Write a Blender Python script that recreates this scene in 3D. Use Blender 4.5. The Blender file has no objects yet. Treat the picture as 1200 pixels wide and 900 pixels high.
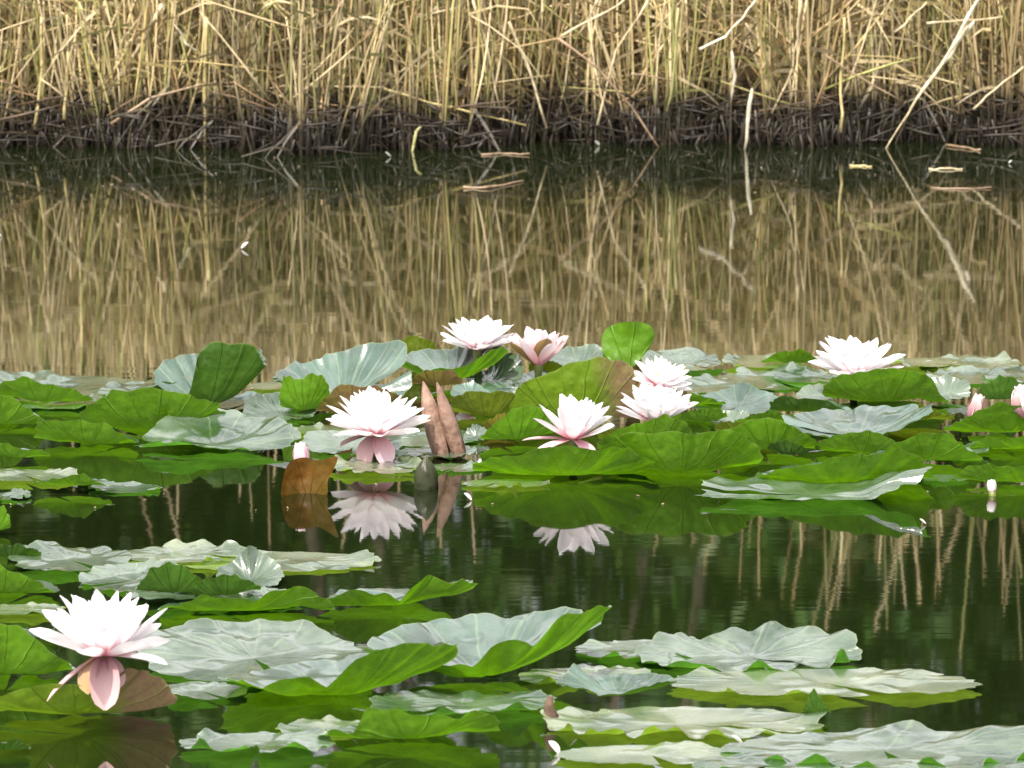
import bpy, math, random
import numpy as np
from mathutils import Vector, noise
R = math.radians
random.seed(7)
rng = np.random.default_rng(11)
scene = bpy.context.scene
C = scene.collection

# ------------------------------------------------------------ camera, sky, sun, exposure
CAM_H = 1.24
PITCH = R(9.93)
FPX = 6000.0
cam = bpy.data.cameras.new("camera")
cam_o = bpy.data.objects.new("camera", cam)
C.objects.link(cam_o)
cam_o.location = (0, 0, CAM_H)
cam_o.rotation_euler = (math.pi / 2 - PITCH, 0, 0)
cam.sensor_width = 36
cam.lens = 180
cam.clip_start = 0.05
cam.clip_end = 2000
cam.dof.use_dof = True
cam.dof.focus_distance = 6.3
cam.dof.aperture_fstop = 24
scene.camera = cam_o

SUN_EL, SUN_AZ = R(56), R(-150)          # azimuth from +Y towards +X
world = bpy.data.worlds.new("World")
scene.world = world
world.use_nodes = True
wn, wl = world.node_tree.nodes, world.node_tree.links
bg = wn["Background"]
sky = wn.new("ShaderNodeTexSky")
sky.sky_type = 'NISHITA'
sky.sun_disc = False
sky.sun_elevation = SUN_EL
sky.sun_rotation = SUN_AZ
sky.dust_density = 10
sky.air_density = 1.0
hs = wn.new("ShaderNodeHueSaturation")
hs.inputs["Saturation"].default_value = 0.3
wl.new(sky.outputs[0], hs.inputs["Color"])
# broken bright cloud over the whole sky
wtc = wn.new("ShaderNodeTexCoord")
wmp = wn.new("ShaderNodeMapping"); wmp.inputs["Scale"].default_value = (1, 1, 2.2)
wnz = wn.new("ShaderNodeTexNoise"); wnz.inputs["Scale"].default_value = 2.6; wnz.inputs["Detail"].default_value = 5
wrp = wn.new("ShaderNodeValToRGB")
wrp.color_ramp.elements[0].position = .36; wrp.color_ramp.elements[1].position = .60
wmx = wn.new("ShaderNodeMix"); wmx.data_type = 'RGBA'
wmx.inputs[7].default_value = (7.6, 7.6, 7.7, 1)
wl.new(wtc.outputs["Generated"], wmp.inputs[0]); wl.new(wmp.outputs[0], wnz.inputs["Vector"])
wl.new(wnz.outputs[0], wrp.inputs[0]); wl.new(wrp.outputs[0], wmx.inputs[0])
wl.new(hs.outputs[0], wmx.inputs[6]); wl.new(wmx.outputs[2], bg.inputs[0])
bg.inputs[1].default_value = 0.15

sun = bpy.data.lights.new("sun", 'SUN')
sun.energy = 4.4
sun.angle = R(1.5)
sun.color = (1, 0.93, 0.80)
sun_o = bpy.data.objects.new("sun", sun)
sun_o.rotation_euler = Vector((math.sin(SUN_AZ) * math.cos(SUN_EL), math.cos(SUN_AZ) * math.cos(SUN_EL), math.sin(SUN_EL))).to_track_quat('Z', 'Y').to_euler()
C.objects.link(sun_o)

scene.view_settings.view_transform = 'Standard'
scene.view_settings.look = 'None'
scene.view_settings.gamma = 1
scene.view_settings.exposure = 0.78

# ------------------------------------------------------------ helpers
def ray(u, v):
    x, y = u - 600.0, -(v - 450.0)
    return Vector((x, FPX * math.cos(PITCH) + y * math.sin(PITCH), -FPX * math.sin(PITCH) + y * math.cos(PITCH)))

def on_water(u, v):
    d = ray(u, v)
    t = CAM_H / -d.z
    return Vector((d.x * t, d.y * t, 0.0))

def on_plane(u, v, Y):
    d = ray(u, v)
    t = Y / d.y
    return Vector((d.x * t, Y, CAM_H + d.z * t))

def px_m(v):                               # pixels per metre across, at the water under row v
    p = on_water(600, v)
    return FPX / math.hypot(p.y, CAM_H)

def up_m(v):                               # pixels per metre of height
    p = on_water(600, v)
    return FPX / math.hypot(p.y, CAM_H) * math.cos(math.atan2(CAM_H, p.y))

def tag(o, label=None, cat=None, group=None, kind=None):
    if label: o["label"] = label
    if cat: o["category"] = cat
    if group: o["group"] = group
    if kind: o["kind"] = kind
    return o

def mesh_obj(name, verts, faces, mats, parent=None, uvs=None, smooth=True, cols=None):
    me = bpy.data.meshes.new(name)
    me.from_pydata([tuple(v) for v in verts], [], faces)
    for m in (mats if isinstance(mats, (list, tuple)) else [mats]):
        me.materials.append(m)
    if smooth:
        me.polygons.foreach_set("use_smooth", [True] * len(me.polygons))
    if uvs is not None:
        ul = me.uv_layers.new(name="UVMap")
        li = np.empty(len(me.loops), dtype=np.int32)
        me.loops.foreach_get("vertex_index", li)
        ul.data.foreach_set("uv", np.asarray(uvs, dtype=np.float32)[li].ravel())
    if cols is not None:
        at = me.color_attributes.new("tint", 'FLOAT_COLOR', 'POINT')
        at.data.foreach_set("color", np.asarray(cols, dtype=np.float32).ravel())
    me.update()
    o = bpy.data.objects.new(name, me)
    C.objects.link(o)
    if parent: o.parent = parent
    return o

def empty(name, loc):
    o = bpy.data.objects.new(name, None)
    o.empty_display_size = 0.02
    o.location = loc
    C.objects.link(o)
    return o

class NT:
    def __init__(s, name):
        s.m = bpy.data.materials.new(name)
        s.m.use_nodes = True
        s.n, s.l = s.m.node_tree.nodes, s.m.node_tree.links
        s.n.clear()
        s.out = s.n.new("ShaderNodeOutputMaterial")
    def add(s, t, **kw):
        n = s.n.new(t)
        for k, v in kw.items():
            if hasattr(n, k): setattr(n, k, v)
            else: n.inputs[k].default_value = v
        return n
    def link(s, a, b): s.l.new(a, b)
    def ramp(s, fac, stops):
        r = s.n.new("ShaderNodeValToRGB")
        while len(r.color_ramp.elements) > len(stops): r.color_ramp.elements.remove(r.color_ramp.elements[-1])
        while len(r.color_ramp.elements) < len(stops): r.color_ramp.elements.new(0.5)
        for e, (p, c) in zip(r.color_ramp.elements, stops):
            e.position = p
            e.color = (*c, 1) if len(c) == 3 else c
        s.link(fac, r.inputs[0])
        return r.outputs[0]
    def mix(s, fac, a, b, mode='MIX'):
        m = s.n.new("ShaderNodeMix")
        m.data_type = 'RGBA'
        m.blend_type = mode
        for sock, v in ((m.inputs[0], fac), (m.inputs[6], a), (m.inputs[7], b)):
            if isinstance(v, (int, float)): sock.default_value = v
            elif isinstance(v, tuple): sock.default_value = (*v, 1)
            else: s.link(v, sock)
        return m.outputs[2]
    def math(s, op, a, b=0.0):
        m = s.n.new("ShaderNodeMath")
        m.operation = op
        for sock, v in ((m.inputs[0], a), (m.inputs[1], b)):
            if isinstance(v, (int, float)): sock.default_value = v
            else: s.link(v, sock)
        return m.outputs[0]

# ------------------------------------------------------------ materials
def water_mat():
    t = NT("pond_water")
    tc = t.add("ShaderNodeTexCoord")
    mp = t.add("ShaderNodeMapping"); mp.inputs["Scale"].default_value = (.9, 6, 1)
    t.link(tc.outputs["Object"], mp.inputs[0])
    n1 = t.add("ShaderNodeTexNoise", Scale=2.0, Detail=3.0)
    t.link(mp.outputs[0], n1.inputs["Vector"])
    mp2 = t.add("ShaderNodeMapping"); mp2.inputs["Scale"].default_value = (2.5, 60, 1)
    t.link(tc.outputs["Object"], mp2.inputs[0])
    n2 = t.add("ShaderNodeTexNoise", Scale=2.0, Detail=2.0)
    t.link(mp2.outputs[0], n2.inputs["Vector"])
    h = t.math('ADD', n1.outputs[0], t.math('MULTIPLY', n2.outputs[0], 0.11))
    b = t.add("ShaderNodeBump", Strength=0.5, Distance=0.00032)
    t.link(h, b.inputs["Height"])
    p = t.add("ShaderNodeBsdfPrincipled", Roughness=0.03, IOR=2.1)
    p.inputs["Base Color"].default_value = (0.005, 0.0085, 0.002, 1)
    t.link(b.outputs[0], p.inputs["Normal"])
    t.link(p.outputs[0], t.out.inputs[0])
    return t.m

def leaf_mat(name, top, under, glow, under2=None, split=None, rough=0.24, tmix=0.38, spots=0.5):
    """pad: waxy top, matte underside, light passing through"""
    t = NT(name)
    uv = t.add("ShaderNodeUVMap")
    sep = t.add("ShaderNodeSeparateXYZ")
    t.link(uv.outputs[0], sep.inputs[0])
    tc = t.add("ShaderNodeTexCoord")
    inf = t.add("ShaderNodeObjectInfo")
    big = t.add("ShaderNodeTexNoise", Scale=14.0, Detail=4.0)
    fine = t.add("ShaderNodeTexNoise", Scale=90.0, Detail=5.0, Roughness=0.65)
    off = t.add("ShaderNodeVectorMath"); off.operation = 'ADD'
    t.link(tc.outputs["Object"], off.inputs[0]); t.link(inf.outputs["Location"], off.inputs[1])
    t.link(off.outputs[0], big.inputs["Vector"]); t.link(off.outputs[0], fine.inputs["Vector"])
    # radial veins: uv.x is the turn, uv.y the radius
    nz = t.add("ShaderNodeTexNoise", Scale=22.0, Detail=2.0)
    t.link(off.outputs[0], nz.inputs["Vector"])
    ang = t.math('ADD', t.math('MULTIPLY', sep.outputs[0], 14.0), t.math('MULTIPLY', nz.outputs[0], 0.35))
    fr = t.math('ABSOLUTE', t.math('SUBTRACT', t.math('FRACT', ang), 0.5))
    wdt = t.math('MULTIPLY', fr, t.math('ADD', t.math('MULTIPLY', sep.outputs[1], 3.0), 0.4))
    vein = t.ramp(wdt, [(0.0, (1, 1, 1)), (0.16, (0, 0, 0))])
    vor = t.add("ShaderNodeTexVoronoi", feature='DISTANCE_TO_EDGE', Scale=120.0)
    t.link(off.outputs[0], vor.inputs["Vector"])
    cell = t.ramp(vor.outputs[0], [(0.0, (1, 1, 1)), (0.22, (0, 0, 0))])
    # top colour
    bloom = t.ramp(big.outputs[0], [(0.36, (0, 0, 0)), (0.62, (1, 1, 1))])
    tcol = t.mix(bloom, (top[0] * .38, top[1] * .55, top[2] * .40), tuple(min(1, c * 1.45) for c in top))
    tcol = t.mix(t.math('MULTIPLY', vein, 0.25), tcol, (0.26, 0.33, 0.18))
    sp = t.ramp(fine.outputs[0], [(0.62, (0, 0, 0)), (0.70, (1, 1, 1))])
    tcol = t.mix(t.math('MULTIPLY', sp, spots), tcol, (0.16, 0.12, 0.05))
    # underside colour
    u2 = under2 if under2 else tuple(c * 0.6 for c in under)
    br = t.ramp(big.outputs[0], [(0.38, (0, 0, 0)), (0.66, (1, 1, 1))])
    if split is not None:
        so = t.add("ShaderNodeSeparateXYZ"); t.link(tc.outputs["Object"], so.inputs[0])
        br = t.ramp(t.math('ADD', so.outputs[0], t.math('MULTIPLY', big.outputs[0], 0.04)), [(split, (0, 0, 0)), (split + .03, (1, 1, 1))])
    ucol = t.mix(br, under, u2)
    ucol = t.mix(t.math('MULTIPLY', cell, 0.35), ucol, tuple(min(1, c * 1.6) for c in under))
    ucol = t.mix(t.math('MULTIPLY', vein, 0.4), ucol, tuple(min(1, c * 1.7 + .01) for c in under))
    rimf = t.ramp(sep.outputs[1], [(0.985, (0, 0, 0)), (1.0, (.6, .6, .6))])
    tcol = t.mix(rimf, tcol, (0.14, 0.18, 0.08)); ucol = t.mix(rimf, ucol, (0.24, 0.28, 0.09))
    geo = t.add("ShaderNodeNewGeometry")
    back = geo.outputs["Backfacing"]
    bh = t.math('ADD', t.math('MULTIPLY', vein, 0.5), t.math('ADD', t.math('MULTIPLY', cell, 0.25), t.math('MULTIPLY', big.outputs[0], 1.6)))
    bump = t.add("ShaderNodeBump", Strength=0.5, Distance=0.0012)
    t.link(bh, bump.inputs["Height"])
    pt = t.add("ShaderNodeBsdfPrincipled", IOR=1.5)
    t.link(tcol, pt.inputs["Base Color"])
    t.link(t.math('ADD', rough - 0.06, t.math('MULTIPLY', big.outputs[0], 0.14)), pt.inputs["Roughness"])
    pt.inputs["Coat Weight"].default_value = 1.0
    pt.inputs["Coat Roughness"].default_value = 0.16
    pt.inputs["Coat IOR"].default_value = 1.75
    t.link(bump.outputs[0], pt.inputs["Normal"])
    vq = t.add("ShaderNodeTexVoronoi", feature='SMOOTH_F1', Scale=70.0)
    t.link(off.outputs[0], vq.inputs["Vector"])
    uh = t.math('ADD', t.math('MULTIPLY', vq.outputs[0], -0.9), t.math('ADD', t.math('MULTIPLY', vein, -0.5), t.math('MULTIPLY', big.outputs[0], 3.0)))
    ubump = t.add("ShaderNodeBump", Strength=0.8, Distance=0.0035)
    t.link(uh, ubump.inputs["Height"])
    pu = t.add("ShaderNodeBsdfPrincipled", Roughness=0.42, IOR=1.4)
    t.link(ucol, pu.inputs["Base Color"])
    t.link(ubump.outputs[0], pu.inputs["Normal"])
    mott = t.ramp(fine.outputs[0], [(0.35, (.75, .75, .75)), (0.65, (1.2, 1.2, 1.2))])
    tr = t.add("ShaderNodeBsdfTranslucent")
    gcol = t.mix(br, glow, tuple(g * 0.6 for g in glow) if under2 is None else tuple(min(1, g * 1.8) for g in under2))
    gcol = t.mix(t.math('MULTIPLY', vein, 0.35), gcol, tuple(g * 0.45 for g in glow))
    gcol = t.mix(0.7, gcol, mott, 'MULTIPLY')
    t.link(gcol, tr.inputs[0])
    mu = t.add("ShaderNodeMixShader"); mu.inputs[0].default_value = tmix
    t.link(pu.outputs[0], mu.inputs[1]); t.link(tr.outputs[0], mu.inputs[2])
    mt = t.add("ShaderNodeMixShader"); mt.inputs[0].default_value = 0.08
    t.link(pt.outputs[0], mt.inputs[1]); t.link(tr.outputs[0], mt.inputs[2])
    mm = t.add("ShaderNodeMixShader")
    t.link(back, mm.inputs[0]); t.link(mt.outputs[0], mm.inputs[1]); t.link(mu.outputs[0], mm.inputs[2])
    t.link(mm.outputs[0], t.out.inputs[0])
    return t.m

def petal_mat(name, tip, base, reach=0.45, gloss=0.5, tmix=0.35):
    t = NT(name)
    uv = t.add("ShaderNodeUVMap")
    sep = t.add("ShaderNodeSeparateXYZ")
    t.link(uv.outputs[0], sep.inputs[0])
    tc = t.add("ShaderNodeTexCoord")
    mp = t.add("ShaderNodeMapping"); mp.inputs["Scale"].default_value = (26, 1.6, 1)
    t.link(uv.outputs[0], mp.inputs[0])
    nz = t.add("ShaderNodeTexNoise", Scale=1.0, Detail=3.0)
    t.link(mp.outputs[0], nz.inputs["Vector"])
    f = t.math('ADD', sep.outputs[1], t.math('MULTIPLY', t.math('SUBTRACT', nz.outputs[0], 0.5), 0.25))
    col = t.ramp(f, [(0.02, base), (reach, tip)])
    col = t.mix(t.math('MULTIPLY', nz.outputs[0], 0.14), col, tuple(c * 0.7 for c in tip))
    b = t.add("ShaderNodeBump", Strength=0.35, Distance=0.0012)
    t.link(nz.outputs[0], b.inputs["Height"])
    p = t.add("ShaderNodeBsdfPrincipled", Roughness=gloss)
    t.link(col, p.inputs["Base Color"]); t.link(b.outputs[0], p.inputs["Normal"])
    tr = t.add("ShaderNodeBsdfTranslucent"); t.link(col, tr.inputs[0])
    m = t.add("ShaderNodeMixShader"); m.inputs[0].default_value = tmix
    t.link(p.outputs[0], m.inputs[1]); t.link(tr.outputs[0], m.inputs[2])
    t.link(m.outputs[0], t.out.inputs[0])
    return t.m

def plain_mat(name, c1, c2, scale=40, rough=0.7, bump=0.3):
    t = NT(name)
    tc = t.add("ShaderNodeTexCoord")
    n = t.add("ShaderNodeTexNoise", Scale=float(scale), Detail=5.0)
    t.link(tc.outputs["Object"], n.inputs["Vector"])
    p = t.add("ShaderNodeBsdfPrincipled", Roughness=rough)
    t.link(t.ramp(n.outputs[0], [(0.35, c1), (0.65, c2)]), p.inputs["Base Color"])
    b = t.add("ShaderNodeBump", Strength=bump, Distance=0.004)
    t.link(n.outputs[0], b.inputs["Height"]); t.link(b.outputs[0], p.inputs["Normal"])
    t.link(p.outputs[0], t.out.inputs[0])
    return t.m

def reed_mat(name, use_random):
    """dry straw colour, nearly black up to an uneven height at the foot of every stalk"""
    t = NT(name)
    geo = t.add("ShaderNodeNewGeometry")
    sep = t.add("ShaderNodeSeparateXYZ"); t.link(geo.outputs["Position"], sep.inputs[0])
    if use_random:
        inf = t.add("ShaderNodeObjectInfo")
        base = t.ramp(inf.outputs["Random"], [(0.0, (0.36, 0.29, 0.14)), (0.25, (0.46, 0.38, 0.21)), (0.5, (0.28, 0.26, 0.10)), (0.75, (0.56, 0.47, 0.28)), (1.0, (0.33, 0.23, 0.12))])
    else:
        a = t.add("ShaderNodeAttribute"); a.attribute_name = "tint"
        base = a.outputs["Color"]
    mp = t.add("ShaderNodeMapping"); mp.inputs["Scale"].default_value = (160, 160, 14)
    t.link(geo.outputs["Position"], mp.inputs[0])
    n = t.add("ShaderNodeTexNoise", Scale=1.0, Detail=3.0)
    t.link(mp.outputs[0], n.inputs["Vector"])
    col = t.mix(n.outputs[0], base, t.mix(1.0, base, (0.45, 0.40, 0.36), 'MULTIPLY'))
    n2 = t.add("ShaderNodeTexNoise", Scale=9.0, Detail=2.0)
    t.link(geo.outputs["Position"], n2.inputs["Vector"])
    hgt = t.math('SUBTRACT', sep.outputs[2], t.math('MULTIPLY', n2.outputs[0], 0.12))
    mud = t.ramp(hgt, [(0.0, (1, 1, 1)), (0.065, (0, 0, 0))])  # mask that darkens the stalk colour towards the foot, uneven upper edge
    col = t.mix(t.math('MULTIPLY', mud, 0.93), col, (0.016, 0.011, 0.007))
    p = t.add("ShaderNodeBsdfPrincipled", Roughness=0.5)
    t.link(col, p.inputs["Base Color"])
    t.link(p.outputs[0], t.out.inputs[0])
    return t.m

M_WATER = water_mat()
LM = {
    'fresh': leaf_mat("pad_fresh_green", (0.04, 0.07, 0.05), (0.075, 0.17, 0.006), (0.15, 0.36, 0.004)),
    'deep': leaf_mat("pad_deep_green", (0.04, 0.075, 0.055), (0.038, 0.095, 0.008), (0.07, 0.17, 0.006)),
    'olive': leaf_mat("pad_olive", (0.06, 0.10, 0.04), (0.10, 0.14, 0.008), (0.16, 0.23, 0.006), tmix=0.4),
    'brown': leaf_mat("pad_brown_and_olive", (0.08, 0.07, 0.03), (0.13, 0.12, 0.015), (0.18, 0.17, 0.012), under2=(0.12, 0.065, 0.035)),
    'half': leaf_mat("pad_green_and_brown", (0.10, 0.14, 0.08), (0.10, 0.17, 0.008), (0.16, 0.28, 0.006), under2=(0.17, 0.10, 0.06), split=0.045),
    'rust': leaf_mat("leaf_rust_brown", (0.10, 0.07, 0.03), (0.12, 0.055, 0.008), (0.15, 0.06, 0.006), under2=(0.07, 0.06, 0.008)),
    'cream': leaf_mat("pad_old_yellowing", (0.11, 0.13, 0.08), (0.16, 0.26, 0.03), (0.3, 0.5, 0.03), spots=0.8),
    'pale': leaf_mat("pad_pale_waxy", (0.065, 0.090, 0.062), (0.06, 0.17, 0.03), (0.12, 0.35, 0.02), rough=0.17),
}
M_PETAL = petal_mat("petal_white", (0.88, 0.84, 0.86), (0.80, 0.27, 0.36), 0.46)
M_PINK = petal_mat("petal_pink", (0.86, 0.62, 0.70), (0.75, 0.33, 0.38), 0.8)
M_SEPAL = petal_mat("sepal_mauve", (0.58, 0.38, 0.38), (0.26, 0.11, 0.14), 0.9, tmix=0.15)
M_SEPALB = petal_mat("sepal_brown", (0.26, 0.17, 0.06), (0.22, 0.12, 0.04), 0.9, tmix=0.15)
M_SEPALY = petal_mat("sepal_straw", (0.40, 0.26, 0.12), (0.36, 0.18, 0.14), 0.8, tmix=0.2)
M_STAMEN = plain_mat("stamen_yellow", (0.75, 0.45, 0.06), (0.85, 0.60, 0.12), 200, 0.6)
M_STEM = plain_mat("flower_stem", (0.07, 0.10, 0.02), (0.12, 0.14, 0.03), 60, 0.5)
M_ROLL = leaf_mat("rolled_leaf_pink", (0.22, 0.14, 0.10), (0.27, 0.17, 0.13), (0.25, 0.12, 0.1), under2=(0.14, 0.08, 0.055), tmix=0.1)
M_ROLLD = leaf_mat("rolled_leaf_dark", (0.03, 0.035, 0.015), (0.03, 0.035, 0.015), (0.04, 0.05, 0.015), under2=(0.03, 0.022, 0.012), tmix=0.15)
M_MUD = plain_mat("bank_mud", (0.012, 0.010, 0.009), (0.05, 0.035, 0.022), 25, 0.65, 0.8)
M_TWIG = plain_mat("dark_twig", (0.05, 0.03, 0.02), (0.12, 0.07, 0.04), 120, 0.8, 0.6)
M_BARK = plain_mat("bush_bark", (0.05, 0.04, 0.03), (0.10, 0.08, 0.05), 40, 0.9, 0.6)
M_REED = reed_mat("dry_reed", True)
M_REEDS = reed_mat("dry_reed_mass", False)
M_STRAW = plain_mat("bleached_straw", (0.30, 0.24, 0.14), (0.58, 0.49, 0.32), 50, 0.45)
M_STRAWY = plain_mat("yellow_straw", (0.26, 0.21, 0.08), (0.46, 0.38, 0.18), 50, 0.45)
M_STRAWB = plain_mat("brown_straw", (0.15, 0.10, 0.06), (0.32, 0.22, 0.14), 50, 0.5)
M_STRAWW = plain_mat("white_straw", (0.42, 0.37, 0.26), (0.72, 0.67, 0.54), 50, 0.4)
M_STRAWG = plain_mat("green_straw", (0.24, 0.24, 0.09), (0.36, 0.34, 0.15), 50, 0.5)
def foliage_mat():
    t = NT("bush_leaves")
    a = t.add("ShaderNodeAttribute"); a.attribute_name = "tint"
    p = t.add("ShaderNodeBsdfPrincipled", Roughness=0.5)
    t.link(a.outputs["Color"], p.inputs["Base Color"])
    tr = t.add("ShaderNodeBsdfTranslucent")
    t.link(a.outputs["Color"], tr.inputs[0])
    m = t.add("ShaderNodeMixShader"); m.inputs[0].default_value = 0.35
    t.link(p.outputs[0], m.inputs[1]); t.link(tr.outputs[0], m.inputs[2])
    t.link(m.outputs[0], t.out.inputs[0])
    return t.m
M_FOL = foliage_mat()

# ------------------------------------------------------------ setting: ground, water
BANK_Y = 9.79
def ground_z(x, y):
    wob = 0.05 * math.sin(x * 3.1) + 0.04 * math.sin(x * 7.7 + 1) + 0.03 * math.sin(x * 19.0)
    d = (y - BANK_Y) - wob
    if y > 4:
        if d < 0: return max(-0.6, d * 1.2)
        z = 0.006 * min(1, d / 0.10) + 0.10 * min(1, d / 1.2) + 0.008 * math.sin(x * 23 + y * 9) * min(1, d * 5)
        return z + 0.25 * min(1, max(0, d - 1.2) / 8)
    d = (-0.7 - y)
    return max(-0.6, min(0.15, d * 0.5))
xs = sorted(set([-600, -200, -60, -20, -8] + [round(i * 0.08, 3) for i in range(-50, 51)] + [8, 20, 60, 200, 600]))
ys = sorted(set([-600, -100, -20, -5, -2, -1, -0.7, 0, 2, 5, 8, 9, 9.4] + [round(9.6 + i * 0.05, 3) for i in range(0, 40)] + [11.8, 12.2, 13, 14, 16, 18, 20, 30, 60, 200, 900]))
gv = [(x, y, ground_z(x, y)) for y in ys for x in xs]
nx = len(xs)
gf = [(j * nx + i, j * nx + i + 1, (j + 1) * nx + i + 1, (j + 1) * nx + i) for j in range(len(ys) - 1) for i in range(nx - 1)]
tag(mesh_obj("ground", gv, gf, M_MUD), "dark muddy pond bed and bank", None, None, "structure")
wv, wf = [], []
for y in (-600, 0.5, BANK_Y + 0.6): 
    for x in (-600, -5, 5, 600): wv.append((x, y, 0))
for j in range(2):
    for i in range(3): wf.append((j * 4 + i, j * 4 + i + 1, (j + 1) * 4 + i + 1, (j + 1) * 4 + i))
tag(mesh_obj("water", wv, wf, M_WATER, smooth=False), "still dark green pond water", None, None, "structure")

# ------------------------------------------------------------ tubes and straws
def tube(pts, radii, sides=6, flat=1.0):
    pts = [Vector(p) for p in pts]
    V, F, UV = [], [], []
    for i, p in enumerate(pts):
        d = (pts[min(i + 1, len(pts) - 1)] - pts[max(i - 1, 0)]).normalized()
        a = Vector((0, 1, 0)) if abs(d.y) < 0.9 else Vector((1, 0, 0))
        s = d.cross(a).normalized()
        q = d.cross(s).normalized()
        for k in range(sides):
            th = 2 * math.pi * k / sides
            V.append(p + s * math.cos(th) * radii[i] + q * math.sin(th) * radii[i] * flat)
            UV.append((k / sides, i / max(1, len(pts) - 1)))
    for i in range(len(pts) - 1):
        for k in range(sides):
            a, b = i * sides + k, i * sides + (k + 1) % sides
            F.append((a, b, b + sides, a + sides))
    F.append(tuple(range(sides))[::-1]); F.append(tuple(range((len(pts) - 1) * sides, len(pts) * sides)))
    return V, F, UV

def local(o_loc, V): return [Vector(v) - o_loc for v in V]

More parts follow.
